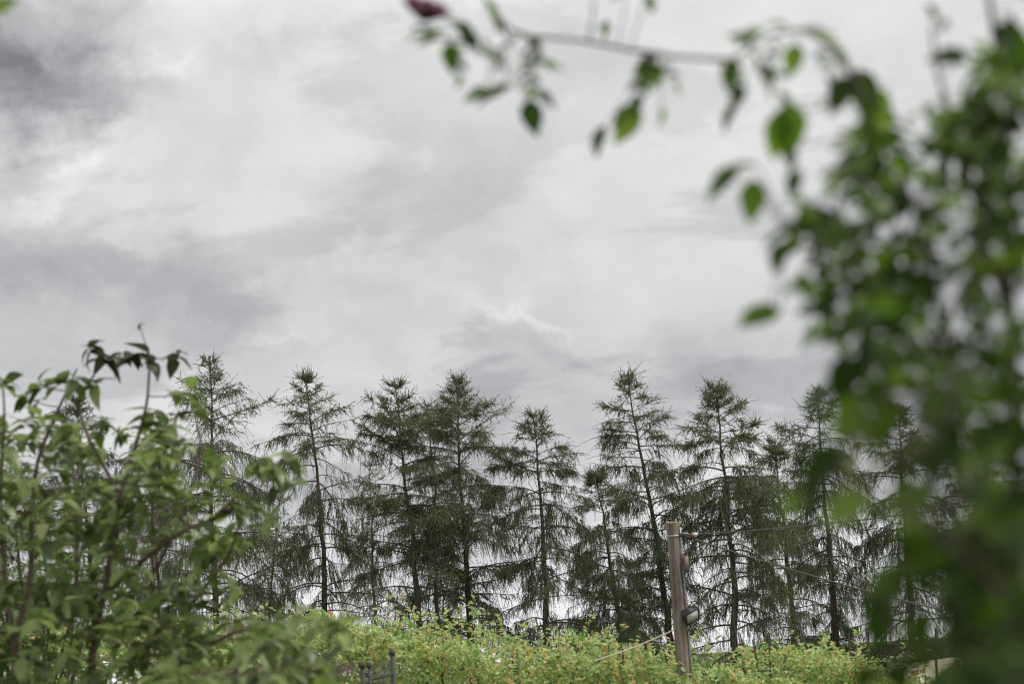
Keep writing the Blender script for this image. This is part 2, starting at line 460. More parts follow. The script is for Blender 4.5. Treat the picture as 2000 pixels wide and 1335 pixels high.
LARCHES = [
    dict(top=(35, 905), base=(62, 1215), d=70, half_w=95, label='larch half hidden by the pale shrub at the far left edge', dens=1.0, weep=.6),
    dict(top=(152, 776), base=(182, 1215), d=72, half_w=85, label='narrow dark larch whose tip rises just above the left shrub', dens=1.1, weep=.5),
    dict(top=(290, 868), base=(310, 1215), d=74, half_w=75, label='thin larch between the left shrub and the weeping larch', dens=.7, weep=.7),
    dict(top=(410, 698), base=(424, 1215), d=60, half_w=165, label='tallest larch, sparse and weeping with wide arching limbs, behind the left shrub', dens=.62, weep=1.0, upright=.75, bare=.2, branches=78),
    dict(top=(548, 955), base=(528, 1190), d=76, half_w=70, label='short spindly larch left of the one with drooping top', dens=.6, weep=.8, trunk_r=.12, branches=40),
    dict(top=(596, 734), base=(628, 1220), d=62, half_w=120, label='larch with drooping feathery top and bare reddish lower trunk', dens=.85, weep=.95, upright=.35, bare=.3),
    dict(top=(722, 905), base=(732, 1225), d=78, half_w=70, label='slender young larch standing between two taller larches', dens=.55, weep=.7, trunk_r=.11, branches=40),
    dict(top=(772, 750), base=(822, 1230), d=60, half_w=125, label='bushy topped larch with a leaning trunk and a broad brighter green head', dens=1.25, weep=.5, upright=.75, bare=.2),
    dict(top=(836, 785), base=(856, 1235), d=70, half_w=70, label='narrow larch tip tucked against the taller one on its right', dens=1.1, weep=.6, trunk_r=.14, branches=46),
    dict(top=(893, 740), base=(918, 1240), d=61, half_w=118, label='dense larch with dark trunk and several upright leaders in the middle', dens=1.2, weep=.6, upright=.8, bare=.2),
    dict(top=(1040, 808), base=(1066, 1250), d=60, half_w=112, label='cone shaped larch standing alone at the centre with a lower top', dens=1.0, weep=.65, upright=.3),
    dict(top=(1162, 922), base=(1212, 1262), d=66, half_w=100, label='shortest broad larch beside the leaning one', dens=1.2, weep=.8, upright=.4, trunk_r=.15, branches=50),
    dict(top=(1226, 728), base=(1312, 1268), d=60, half_w=92, label='tall larch leaning left behind the wooden pole', dens=1.05, weep=.6, upright=.6, bare=.2),
    dict(top=(1398, 754), base=(1438, 1272), d=58, half_w=140, label='wide larch with tiered limbs just right of the wooden pole', dens=1.0, weep=.7, upright=.35, bare=.25, branches=70),
    dict(top=(1512, 860), base=(1552, 1280), d=68, half_w=95, label='dark larch between the tiered one and the rose, crossed by both wires', dens=1.1, weep=.7, trunk_r=.15),
    dict(top=(1596, 758), base=(1636, 1285), d=61, half_w=110, label='paler larch whose top touches the edge of the rose leaves', dens=.95, weep=.7, upright=.3, bare=.25),
    dict(top=(1756, 798), base=(1785, 1295), d=61, half_w=125, label='larch seen through the hanging rose leaves', dens=1.0, weep=.75, upright=.3),
    dict(top=(1905, 850), base=(1925, 1300), d=66, half_w=110, label='larch almost covered by the rose at right', dens=1.0, weep=.7),
]
for i, kw in enumerate(LARCHES):
    larch(100 + i, **kw)

# ------------------------------------------------------------------ clipped hedge with shoots
rng = np.random.default_rng(7)
HPX = [(-900, 1180), (-300, 1190), (300, 1215), (450, 1212), (600, 1210), (700, 1218), (800, 1218), (880, 1208), (960, 1226), (1040, 1252), (1100, 1250), (1180, 1246),
       (1250, 1254), (1320, 1264), (1400, 1270), (1480, 1274), (1560, 1262), (1650, 1268), (1720, 1285), (1800, 1312), (1900, 1332), (2300, 1350), (2900, 1370)]
_hp = np.array([P(a_, b_, 18.2) for a_, b_ in HPX]); HX, HZ = _hp[:, 0], _hp[:, 2]
hz_top = lambda x: np.interp(x, HX, HZ) + 0.05
YB, YF = 18.7, 17.0
hedge_loc = np.array([0, 17.9, 0.0])
hedge = empty('hedge', hedge_loc, 'yellow green garden hedge with orange tinted leaves running along the bottom', 'hedge')
n = 80000
x = rng.uniform(-11.5, 11.5, n); yv = rng.uniform(0, 1, n) ** 1.25
y = YF + yv * (YB - YF)
lump = 0.13 * np.sin(x * 2.3 + 1 + y) + 0.12 * np.sin(x * 5.7 + y * 4) + 0.10 * np.sin(x * 12 + y * 9)
topz = hz_top(x) - 0.30 * (1 - yv) ** 1.6 - 0.12 + lump * 0.7
dep = rng.exponential(0.22, n)
low = rng.random(n) < 0.36
z = np.where(low, rng.uniform(0.1, 1, n) * topz, topz - dep)
y = np.where(low, YF + 0.14 + rng.exponential(0.3, n).clip(0, 1.5), y)
z = np.maximum(z, 0.08)
polex = P(1325, 1200, 17.5)[0]
keep = ~((np.abs(x - polex) < 0.20) & (y < 17.75) & (z > 1.62))
hol = np.sin(x * 8.3 + z * 9) * np.sin(z * 14 + y * 7 + x * 3.1) + .5 * np.sin(x * 19 + y * 5)
keep &= ~((hol > 0.55) & (dep < 0.30) & (rng.random(n) < 0.85))
x, y, z = x[keep], y[keep], z[keep]; n = len(x)
pos = np.stack([x, y, z], -1)
D = norm(rng.normal(0, 0.75, (n, 3)) + np.array([0, -0.35, 0.25])); N = norm(rng.normal(0, 0.34, (n, 3)) + np.array([0.12, -0.25, 0.9]))
hl = (np.array([(0, 0, 0), (-.24, .30, .06), (-.22, .66, .02), (0, 1, -.12), (.22, .66, .02), (.24, .30, .06)]), np.array([[0, 3, 2, 1], [0, 5, 4, 3]]))
tag(obj('foliage', leaves_mesh('hedge_foliage', hl, pos - hedge_loc, D, N, rng.uniform(0.04, 0.105, n), M['hedge']), hedge), kind='stuff')
# woody shoots standing up out of the top, with leaves along them
hl_me = make_mesh('hedge_leaf', *[v if i == 0 else [v] for i, v in enumerate(blade(4, 0.30, 0.22, 0.15))], M['hedge'], True)
sx = rng.uniform(-7, 7, 260); special = [-1.78, -1.72, -1.35, -0.72, -0.55, -0.2, 0.1, 0.62, 3.45, 3.6, 3.75, 1.95]
sx = np.concatenate([special, sx]); cand = []; shoot_parts = []
for i, xx in enumerate(sx):
    yy = rng.uniform(17.25, 18.5); t = (yy - YF) / (YB - YF)
    zb = hz_top(xx) - 0.30 * (1 - t) ** 1.6 - 0.25
    L = rng.uniform(0.25, 0.52) + (0.25 if i < len(special) else 0)
    if abs(xx - polex) < 0.25 and yy < 17.8:
        continue
    dr = norm(np.array([rng.normal(0, .28), rng.normal(0, .2), 1.0])); q = np.linspace(0, 1, 5)
    S = np.array([xx, yy, zb]) + np.outer(q * L, dr) + np.outer(q ** 2 * L * .2, [rng.normal(0, 1), rng.normal(0, .6), -.2])
    shoot_parts.append((S, L))
    for j in range(int(L / 0.045)):
        qq = rng.uniform(0.3, 1); c = np.array([np.interp(qq, q, S[:, k]) for k in range(3)])
        a = rng.uniform(0, 6.28)
        cand.append((c, norm(np.array([math.cos(a), math.sin(a), rng.uniform(0.1, .9)])), norm(np.array([rng.normal(0, .4), -.4 + rng.normal(0, .4), .8])), rng.uniform(.055, .095)))
for S, L in shoot_parts:
    obj('shoot', make_mesh('hedge_shoot', *[v if i == 0 else [v] for i, v in enumerate(tubes(S - hedge_loc, np.linspace(.004, .0015, 5), 4))], M['twig']), hedge)
cand.sort(key=lambda c: -c[0][2])
for c in cand[:300]:
    place_leaf(hl_me, hedge, hedge_loc, *c)
rest = cand[300:]
tag(obj('shoot_leaves', leaves_mesh('hedge_shoot_leaves', hl, np.array([c[0] for c in rest]) - hedge_loc, np.array([c[1] for c in rest]), np.array([c[2] for c in rest]), np.array([c[3] for c in rest]), M['hedge']), hedge), kind='stuff')
stems = []
for xx in np.arange(-11, 11.1, 0.45):
    yy = rng.uniform(17.5, 18.2)
    q = np.linspace(0, 1, 5)
    stems.append(np.stack([xx + rng.normal(0, .05, 5).cumsum(), yy + rng.normal(0, .06, 5).cumsum(), q * 1.7], -1))
stems = np.array(stems)
for s in stems:
    obj('stem', make_mesh('hedge_stem', *[v if i == 0 else [v] for i, v in enumerate(tubes(s - hedge_loc, np.linspace(.03, .012, 5), 6))], M['twig']), hedge)

# ------------------------------------------------------------------ wooden pole, its fittings, floodlight, wires
m, nt = new_mat('weathered_wood')
tc = nt.n('ShaderNodeTexCoord'); mp = nt.n('ShaderNodeMapping'); mp.inputs['Scale'].default_value = (26, 26, 0.9)
nt.put(mp.inputs[0], tc.outputs['Object']); n1 = nt.noise(mp.outputs[0], 1.0, 7, 0.7, 0.3)
st_ = nt.noise(tc.outputs['Object'], 3.0, 4, 0.6); n1 = nt.m('MULTIPLY_ADD', nt.m('SUBTRACT', st_, 0.5), 0.5, n1)
c = nt.ramp(n1, [(0.25, (0.07, 0.055, 0.046)), (0.5, (0.245, 0.195, 0.165)), (0.75, (0.43, 0.37, 0.32))])
finish(nt, principled(nt, c, 0.85, 0.15, bump(nt, n1, 0.9, 0.02))); M['pole'] = m
m, nt = new_mat('sawn_end_grain')
c = nt.ramp(nt.noise(nt.n('ShaderNodeTexCoord').outputs['Object'], 40, 4), [(0.3, (0.22, 0.13, 0.08)), (0.7, (0.40, 0.27, 0.18))])
finish(nt, principled(nt, c, 0.9, 0.1)); M['end'] = m
def plain(name, col, rough=0.5, metallic=0.0, spec=0.4, var=0.25, sc=40):
    m, nt = new_mat(name)
    nz = nt.noise(nt.n('ShaderNodeTexCoord').outputs['Object'], sc, 5, 0.6)
    c = nt.ramp(nz, [(0.3, tuple(v * (1 - var) for v in col)), (0.7, tuple(min(1, v * (1 + var)) for v in col))])
    finish(nt, principled(nt, c, rough, spec, bump(nt, nz, 0.15, 0.004), metallic)); M[name] = m
plain('galvanised', (0.34, 0.34, 0.35), 0.45, 0.6)
plain('black_housing', (0.018, 0.018, 0.02), 0.4)
plain('cable_black', (0.05, 0.048, 0.045), 0.6)
plain('cable_grey', (0.11, 0.10, 0.095), 0.6)
plain('ceramic', (0.72, 0.70, 0.68), 0.25)
plain('rust_red', (0.22, 0.07, 0.05), 0.6)
plain('rope', (0.55, 0.50, 0.42), 0.9, 0, 0.1)
plain('grey_box', (0.24, 0.20, 0.18), 0.7)
plain('post_grey', (0.04, 0.038, 0.04), 0.6, 0.0)
plain('cream_roof', (0.70, 0.60, 0.46), 0.6, 0, 0.3, 0.08, 3)
plain('white_trim', (0.78, 0.76, 0.70), 0.5, 0, 0.3, 0.06)
plain('shed_board', (0.30, 0.24, 0.18), 0.8, 0, 0.2)
m, nt = new_mat('lamp_glass')
finish(nt, principled(nt, (0.62, 0.63, 0.60), 0.18, 0.5)); M['lamp_glass'] = m

PD = 17.5
pt, pb = P(1313, 1022, PD), P(1334, 1295, PD)
axp = (pt - pb) / (pt[2] - pb[2]); proot = pb - axp * pb[2]
pole = empty('utility_pole', proot, 'weathered wooden pole with sawn top standing in the hedge', 'pole')
PR = 0.075
def pole_at(px_py):                       # a point on the pole axis at the height of a pixel
    q = P(*px_py, PD); return proot + axp * q[2]
def tube_obj(name, pts, rad, mat, parent, ploc, sides=8):
    pts = np.array(pts, float); rad = np.full(len(pts), rad) if np.isscalar(rad) else np.array(rad)
    V, q = tubes(pts - ploc, rad, sides)
    nn = len(pts)
    a = np.arange(sides)
    me = make_mesh(name, V, [q, a[::-1][None], (a + (nn - 1) * sides)[None]], mat, True)
    return obj(name, me, parent)
hs = np.linspace(0, pt[2], 14)
V, q = tubes(np.outer(hs, axp), np.linspace(PR * 1.18, PR, 14), 18)
ang = np.arctan2(V[:, 1], V[:, 0]); 
obj('shaft', make_mesh('pole_shaft', V, [q], M['pole'], True), pole)
tops = np.array([[math.cos(a) * PR * r, math.sin(a) * PR * r, 0] for r in (1.0, 0.86) for a in np.linspace(0, 6.283, 18, endpoint=False)])
tops[18:, 2] = 0.015; tops[:, 2] += 0.012 * np.sin(np.arange(36) * 1.9)
tops = np.concatenate([tops, [[0, 0, .022]]]) + pt - proot
a = np.arange(18); a2 = (a + 1) % 18
obj('sawn_top', make_mesh('pole_top', tops, [np.stack([a, a2, a2 + 18, a + 18], -1), np.stack([a + 18, a2 + 18, np.full(18, 36)], -1)], M['end']), pole)
rgt = np.array([PR, -0.03, 0])
# flat cover batten along the right side, with cable
bt = [pole_at((1320, y)) + rgt * 1.05 + np.array([0.01, 0, 0]) for y in (1030, 1100, 1200, 1290)]
tube_obj('conduit', bt + [bt[-1] - np.array([0, 0, 1.2])], 0.012, M['galvanised'], pole, proot, 8)
bx_c = pole_at((1320, 1103)) + rgt + np.array([0.055, -0.02, 0])
obj('junction_box', bevel_mesh(make_mesh('junction_box', *[v if i == 0 else [v] for i, v in enumerate(box(bx_c - proot, (0.055, 0.06, 0.20)))], M['grey_box']), 0.006), pole)
cb = [bx_c + np.array([-0.015, -0.03, -0.10]), bx_c + np.array([-0.045, -0.05, 0.13]), bx_c + np.array([-0.05, -0.05, 0.02]), bx_c + np.array([-0.04, -0.05, -0.13]), bx_c + np.array([-0.01, -0.05, -0.22]), bx_c + np.array([0.025, -0.04, -0.27]), bx_c + np.array([0.028, -0.01, -0.20]), bx_c + np.array([0.01, 0, -0.10])]
tube_obj('cable_loop', cb[1:], 0.006, M['cable_black'], pole, proot, 6)
for yy_ in (1047,):
    c_ = pole_at((1316, yy_)); tube_obj('steel_band', [c_ - axp * .012, c_ + axp * .012], PR * 1.09, M['galvanised'], pole, proot, 18)
# hook, strain clamp and two line insulators
ba = pole_at((1314, 1047)) + rgt
hook = tube_obj('hook_bracket', [ba - np.array([.05, 0, 0]), ba + np.array([0.05, -.01, .0]), ba + np.array([0.11, -.02, -.03]), ba + np.array([0.15, -.02, -.045])], 0.014, M['black_housing'], pole, proot)
ins_c = P(1354, 1044, PD - 0.03)
tube_obj('strain_insulator', [ins_c - np.array([.055, 0, .012]), ins_c - np.array([.035, 0, .01]), ins_c - np.array([.03, 0, .008]), ins_c], [0.018, 0.026, 0.03, 0.026], M['rust_red'], pole, proot, 10)
tube_obj('insulator_cap', [ins_c, ins_c + np.array([.012, 0, .0]), ins_c + np.array([.04, 0, .004]), ins_c + np.array([.06, 0, .006])], [0.022, 0.028, 0.024, 0.01], M['ceramic'], pole, proot, 10)
tube_obj('strut', [ba + np.array([.0, -.01, .03]), ba + np.array([0.1, -.02, .02]), ins_c - np.array([.04, 0, 0])], 0.009, M['galvanised'], pole, proot)
def catenary(a, b, sag, n=40):
    q = np.linspace(0, 1, n); L = np.outer(1 - q, a) + np.outer(q, b); L[:, 2] -= sag * 4 * q * (1 - q); return L
def wire(name, a, b, sag, r, mat, label, cat='cable'):
    p = catenary(a, b, sag); V, q = tubes(p - a, np.full(len(p), r), 6)
    return tag(obj(name, make_mesh(name, V, [q], mat, True), None, Vector(a)), label, cat, 'wires strung from the pole')
wire('overhead_cable', ins_c + np.array([.055, 0, .006]), P(2350, 905, 13.5), 0.10, 0.0085, M['cable_grey'], 'grey overhead cable rising from the pole to the upper right')
wire('overhead_cable', ba + np.array([.15, -.02, -.045]), P(2150, 1245, 26), 0.16, 0.010, M['cable_grey'], 'thin overhead cable sloping down to the right from the pole')
# pale stay rope running down to the left into the hedge
ra = pole_at((1328, 1228)) + np.array([-PR, -0.04, 0]); rb = P(1160, 1290, 16.9)
p = catenary(ra, rb, 0.02, 12); V, q = tubes(p - ra, np.full(12, .009), 6)
tag(obj('stay_rope', make_mesh('stay_rope', V, [q], M['rope'], True), None, Vector(ra)), 'pale rope tied to the pole and slanting left into the hedge', 'rope')

# floodlight hung on the right of the pole, face down towards the garden
fl_c = P(1346, 1200, PD - 0.14)
fl = empty('floodlight', fl_c, 'small black floodlight with pale glass fixed to the wooden pole', 'lamp')
Rz = Matrix.Rotation(RAD(-24), 3, 'Y') @ Matrix.Rotation(RAD(28), 3, 'Z') @ Matrix.Rotation(RAD(38), 3, 'X')
Rn = np.array(Rz)
hv = np.array([[-.105, -.05, -.075], [.105, -.05, -.075], [.105, -.05, .075], [-.105, -.05, .075], [-.07, .06, -.045], [.07, .06, -.045], [.07, .06, .05], [-.07, .06, .05]])
hf = np.array([[0, 1, 2, 3], [5, 4, 7, 6], [0, 4, 5, 1], [1, 5, 6, 2], [2, 6, 7, 3], [3, 7, 4, 0]])
obj('housing', bevel_mesh(make_mesh('lamp_housing', hv @ Rn.T, [hf], M['black_housing']), 0.008), fl)
fr = merge([box((0, -.056, .069), (.22, .016, .018)), box((0, -.056, -.069), (.22, .016, .018)), box((.101, -.056, 0), (.018, .016, .1198)), box((-.101, -.056, 0), (.018, .016, .1198))])
obj('rim', make_mesh('lamp_rim', fr[0] @ Rn.T, fr[1], M['black_housing']), fl)
v, f = box((0, -.0545, 0), (.183, .008, .119)); obj('glass', make_mesh('lamp_glass', v @ Rn.T, [f], M['lamp_glass']), fl)
for zz in (-0.02, 0.0, 0.02, .04):
    v, f = box((0, .068, zz), (.12, .03, .006)); obj('cooling_fin', make_mesh('cooling_fin', v @ Rn.T, [f], M['black_housing']), fl)
pe = pole_at((1326, 1192)) + np.array([PR - .01, -.05, 0]) - fl_c
tube_obj('bracket', [pe, pe * .5 + np.array([0, .02, -.02]), np.array([-.02, .05, 0])], 0.012, M['black_housing'], fl, np.zeros(3))
tube_obj('lead', [np.array([.03, .06, -.04]), np.array([.03, .07, -.12]), np.array([-.03, .1, -.2]), pe + np.array([0, .04, -.32])], 0.006, M['cable_black'], fl, np.zeros(3), 6)

# ------------------------------------------------------------------ grey metal fence end in front of the hedge
fl_ = P(708, 1320, 11.0); fr_ = P(765, 1310, 12.6)
fence = empty('metal_fence', (fl_[0], fl_[1], 0), 'dark grey metal fence end with capped posts and slanting rails before the hedge', 'fence')
f0 = np.array([fl_[0], fl_[1], 0.0])
def post(px, ptop, d, r):
    tp_ = P(px, ptop, d); b = np.array([tp_[0], tp_[1], 0])
    o = tube_obj('post', [b, b * .5 + tp_ * .5, tp_], r, M['post_grey'], fence, f0, 10)
    cap = [tp_ - np.array([0, 0, .012]), tp_ + np.array([0, 0, .002]), tp_ + np.array([0, 0, .018]), tp_ + np.array([0, 0, .032])]
    V, q = tubes(np.array(cap) - f0, np.array([r * 1.3, r * 1.5, r * 1.2, r * .3]), 10)
    obj('post_cap', make_mesh('post_cap', V, [q, (np.arange(10) + 30)[None]], M['post_grey'], True), o)
    return tp_
pA = post(708, 1300, 11.0, .017); pB = post(721, 1300, 11.3, .015); pC = post(766, 1275, 12.6, .02); pD_ = post(645, 1325, 10.2, .015)
for dz in (-.10, -.20, -.32, -.50, -.70, -.9):
    a_, b_ = pB.copy(), pC.copy(); a_[2] = pB[2] + dz; b_[2] = pB[2] + dz + 0.03
    tube_obj('rail', [a_, (a_ + b_) / 2, b_], .010, M['post_grey'], fence, f0, 6)
    if dz < -.1:
        a_, b_ = pD_.copy(), pA.copy(); a_[2] = b_[2] = pA[2] + dz
        tube_obj('rail', [a_, (a_ + b_) / 2, b_], .010, M['post_grey'], fence, f0, 6)
for q in np.linspace(0.06, .94, 16):
    b_ = pB + (pC - pB) * q
    tube_obj('wire', [np.array([b_[0], b_[1], .3]), np.array([b_[0], b_[1], pB[2] + .10 * q])], 0.002, M['post_grey'], fence, f0, 4)

# ------------------------------------------------------------------ low shed with cream roof beyond the hedge
s1, s2, s3, s4 = P(1742, 1302, 23.5), P(1915, 1285, 26), P(1888, 1296, 24.6), P(1775, 1342, 21.0)
sroot = np.array([(s1[0] + s3[0]) / 2, (s1[1] + s3[1]) / 2, 0])
shed = empty('garden_shed', sroot, 'low shed with cream coloured sloping roof half hidden behind the hedge', 'shed')
q = np.linspace(0, 1, 9); V = []
for u_ in q:                                                   # curved sheet from ridge to eave
    for v_ in q:
        p_ = (s1 * (1 - v_) + s2 * v_) * (1 - u_) + (s4 * (1 - v_) + s3 * v_) * u_
        V.append(p_ + np.array([0, 0, 0.10 * math.sin(math.pi * u_) + .03 * math.sin(math.pi * v_)]))
V = np.array(V) - sroot; V = np.concatenate([V, V - np.array([0, 0, .04])])
i_ = (np.arange(8)[:, None] * 9 + np.arange(8)).ravel()
F1 = np.stack([i_, i_ + 1, i_ + 10, i_ + 9], -1)
rimi = np.concatenate([np.arange(9), np.arange(1, 9) * 9 + 8, 72 + np.arange(7, -1, -1), np.arange(7, 0, -1) * 9])
r2 = np.roll(rimi, -1)
obj('roof', make_mesh('shed_roof', V, [F1[:, ::-1], F1 + 81, np.stack([rimi, r2, r2 + 81, rimi + 81], -1)], M['cream_roof'], True), shed)
tube_obj('eave_trim', [s4 + np.array([0, -.03, -.01]), (s3 + s4) / 2 + np.array([0, -.03, .02]), s3 + np.array([0, -.03, -.01])], .025, M['white_trim'], shed, sroot, 8)
for (a_, b_) in ((s4, s3), (s1, s2), (s4, s1), (s3, s2)):
    aa, bb = a_ * .96 + (s1 + s3) / 2 * .04, b_ * .96 + (s1 + s3) / 2 * .04
    nb = 9
    for j in range(nb):
        p0_, p1_ = aa + (bb - aa) * (j + .03) / nb, aa + (bb - aa) * (j + .97) / nb
        dv = norm(np.cross(p1_ - p0_, [0, 0, 1.0])) * .012
        z0_, z1_ = p0_[2] - .06, p1_[2] - .06
        pts = [[*(p0_ + sg * dv)[:2], 0] for sg in (-1, 1)] + [[*(p1_ + sg * dv)[:2], 0] for sg in (-1, 1)] + \
              [[*(p0_ + sg * dv)[:2], z0_] for sg in (-1, 1)] + [[*(p1_ + sg * dv)[:2], z1_] for sg in (-1, 1)]
        f = np.array([[0, 1, 3, 2], [4, 6, 7, 5], [0, 2, 6, 4], [1, 5, 7, 3], [0, 4, 5, 1], [2, 3, 7, 6]])
        obj('board', make_mesh('shed_board', np.array(pts) - sroot, [f], M['shed_board']), shed)

# ------------------------------------------------------------------ pale shrub behind the left bush
rng = np.random.default_rng(21)
ps_loc = P(60, 1300, 11.5); ps_loc[2] = 0
pshrub = empty('pale_shrub', ps_loc, 'pale green fine leaved shrub behind the big dark leaved bush at far left', 'shrub')
leaf_p, leaf_d, leaf_n, leaf_s = [], [], [], []
for i in range(26):
    ex = P(rng.uniform(-200, 270), rng.uniform(840, 1130), rng.uniform(10.8, 12.6))
    b = ps_loc + np.array([rng.normal(0, .12), rng.normal(0, .12), 0]); q = np.linspace(0, 1, 9)
    mid = b * .45 + ex * .55; mid[2] = ex[2] * .72; mid[:2] = b[:2] * .6 + ex[:2] * .4
    C = np.outer((1 - q) ** 2, b) + np.outer(2 * q * (1 - q), mid) + np.outer(q ** 2, ex)
    obj('stem', make_mesh('pale_stem', *[v if j == 0 else [v] for j, v in enumerate(tubes(C - ps_loc, np.linspace(.016, .003, 9), 5))], M['twig']), pshrub)
    for k_ in range(26):
        qq = rng.uniform(.35, 1) ** .7; c = np.array([np.interp(qq, q, C[:, a_]) for a_ in range(3)])
        dr = norm(rng.normal(0, 1, 3) + np.array([0, -.2, .1])); L = rng.uniform(.15, .32)
        for s_ in np.linspace(.15, 1, 9):                      # feathered twig with paired leaflets
            for sg in (-1, 1):
                leaf_p.append(c + dr * L * s_ + np.array([0, 0, -.1 * L * s_ * s_])); sd_ = norm(np.cross(dr, [0, 0, 1]))
                leaf_d.append(dr * .5 + sg * sd_ + rng.normal(0, .25, 3)); leaf_n.append(np.array([0, -.25, .9]) + rng.normal(0, .35, 3)); leaf_s.append(rng.uniform(.03, .06))
tag(obj('foliage', leaves_mesh('pale_foliage', blade(2, .27, .2, .1), np.array(leaf_p) - ps_loc, np.array(leaf_d), norm(np.array(leaf_n)), np.array(leaf_s), M['pale']), pshrub), kind='stuff')

# ------------------------------------------------------------------ big leaved bush at left
rng = np.random.default_rng(33)
BS = 1.35
bl = P(190, 1335, 5.7 * BS); bl[2] = 0
bush = empty('leafy_bush', bl, 'large dark green leafy bush with pinkish brown stems filling the lower left', 'shrub')
ST = {}
def stem(name, pts, r0, r1, mat='stem', par=None):
    pts = np.array([P(p[0], p[1], p[2] * BS) for p in pts]); r0 *= BS; r1 *= BS
    # smooth with a Catmull-like resample
    q = np.linspace(0, len(pts) - 1, len(pts) * 5); C = np.stack([np.interp(q, np.arange(len(pts)), pts[:, i]) for i in range(3)], -1)
    for _ in range(3):
        C[1:-1] = (C[:-2] + 2 * C[1:-1] + C[2:]) / 4
    V, f = tubes(C - bl, np.linspace(r0, r1, len(C)), 7)
    obj(name, make_mesh('bush_stem', V, [f], M[mat], True), bush)
    return C
main = []
D0 = 5.6
g0 = lambda px, d: (px, 1870, d)                            # where the stem meets the soil, below the frame
for pts, r in [
    ([g0(60, 5.7), (32, 1335, 5.6), (30, 1240, 5.6), (62, 1130, 5.6), (62, 1000, 5.55), (72, 900, 5.5), (100, 830, 5.5), (130, 765, 5.45), (150, 720, 5.4)], (.017, .003)),
    ([g0(70, 5.7), (28, 1250, 5.6), (8, 1130, 5.6), (0, 960, 5.6), (10, 820, 5.5), (5, 740, 5.5)], (.013, .003)),
    ([g0(200, 5.6), (172, 1335, 5.5), (190, 1225, 5.5), (215, 1100, 5.45), (228, 980, 5.4), (262, 880, 5.4), (288, 790, 5.4), (293, 700, 5.4), (290, 690, 5.4)], (.018, .002)),
    ([(205, 1160, 5.5), (250, 1120, 5.4), (290, 1085, 5.3), (350, 1040, 5.2), (420, 1010, 5.1), (490, 940, 5.0), (560, 890, 5.0)], (.012, .003)),
    ([g0(290, 5.8), (280, 1335, 5.8), (295, 1230, 5.8), (300, 1050, 5.8), (298, 950, 5.8), (330, 860, 5.8), (350, 800, 5.8)], (.014, .004)),
    ([(300, 1120, 5.8), (360, 1000, 5.7), (395, 880, 5.7), (380, 800, 5.7)], (.008, .003)),
    ([g0(330, 5.3), (330, 1335, 5.3), (400, 1260, 5.2), (480, 1225, 5.1), (560, 1215, 5.0), (640, 1205, 5.0)], (.012, .003)),
    ([g0(340, 5.3), (420, 1320, 5.2), (520, 1300, 5.0), (620, 1290, 5.0), (690, 1300, 5.0)], (.009, .003)),
    ([(230, 960, 5.4), (170, 850, 5.5), (150, 790, 5.5), (190, 720, 5.4), (205, 690, 5.4)], (.008, .0025)),
    ([(150, 1150, 6.0), (150, 1000, 6.0), (140, 880, 6.0), (120, 830, 6.0)], (.01, .004)),
    ([(360, 1200, 5.6), (420, 1120, 5.4), (450, 1080, 5.3), (470, 1010, 5.2), (500, 960, 5.1)], (.008, .003)),
    ([g0(-120, 5.8), (-120, 1335, 5.8), (-150, 1000, 5.8), (-120, 820, 5.7)], (.015, .004)),
]:
    main.append(stem('stem', pts, *r))
allC = np.concatenate([c for c in main]); allC_ok = allC[allC[:, 2] > 0.5]
bm_a = [make_mesh('bush_leaf', *[v if i == 0 else [v] for i, v in enumerate(blade(6, w_, f_, d_, seed=s_))], M['dogwood'], True) for (w_, f_, d_, s_) in ((.29, .25, .28, 1), (.27, .4, .45, 2), (.31, .15, .2, 3))]
bm_y = [make_mesh('bush_young_leaf', *[v if i == 0 else [v] for i, v in enumerate(blade(6, w_, f_, d_, seed=s_))], M['dogwood_young'], True) for (w_, f_, d_, s_) in ((.29, .3, .35, 4), (.25, .45, .5, 5))]
BL = []                                                     # (pos, D, N, size, young)
twigs = []
def rosette(c, ax, nleaf, size, young=False, spread=1.0):
    ax = norm(np.asarray(ax, float)); s1_ = norm(np.cross(ax, [0.3, .2, 1.0])); s2_ = np.cross(ax, s1_); a0 = rng.uniform(0, 6.28)
    for j in range(nleaf):
        a_ = a0 + j * math.pi * (1 if j % 2 else 1.0) + (j // 2) * 1.57 + rng.normal(0, .25)
        out = s1_ * math.cos(a_) + s2_ * math.sin(a_)
        D_ = norm(out * spread + ax * rng.uniform(-.05, .45) + np.array([0, 0, -.30]) + rng.normal(0, .18, 3))
        N_ = norm(np.array([0, 0, 1.0]) + ax * .3 + rng.normal(0, .32, 3))
        BL.append((c - ax * .02 * (j // 2), D_, N_, size * rng.uniform(.75, 1.15), young))
def cluster(px, py, d, n_=5, size=.095, young=False, link=True):
    c = P(px, py, d * BS); size *= BS
    k_ = np.argmin(((allC_ok - c) ** 2).sum(1) + np.maximum(0, allC_ok[:, 2] - c[2]) * 2); s_ = allC_ok[k_]
    q = np.linspace(0, 1, 6); mid = (s_ + c) / 2 + np.array([0, 0, -.03]); C = np.outer((1 - q) ** 2, s_) + np.outer(2 * q * (1 - q), mid) + np.outer(q ** 2, c)
    twigs.append(C)
    ax = norm(norm(c - s_) * .5 + np.array([0, 0, .8]) + rng.normal(0, .3, 3))
    rosette(c, ax, n_, size, young)
    if np.linalg.norm(c - s_) > .18:
        rosette(C[3], ax, 2, size * .9, young)
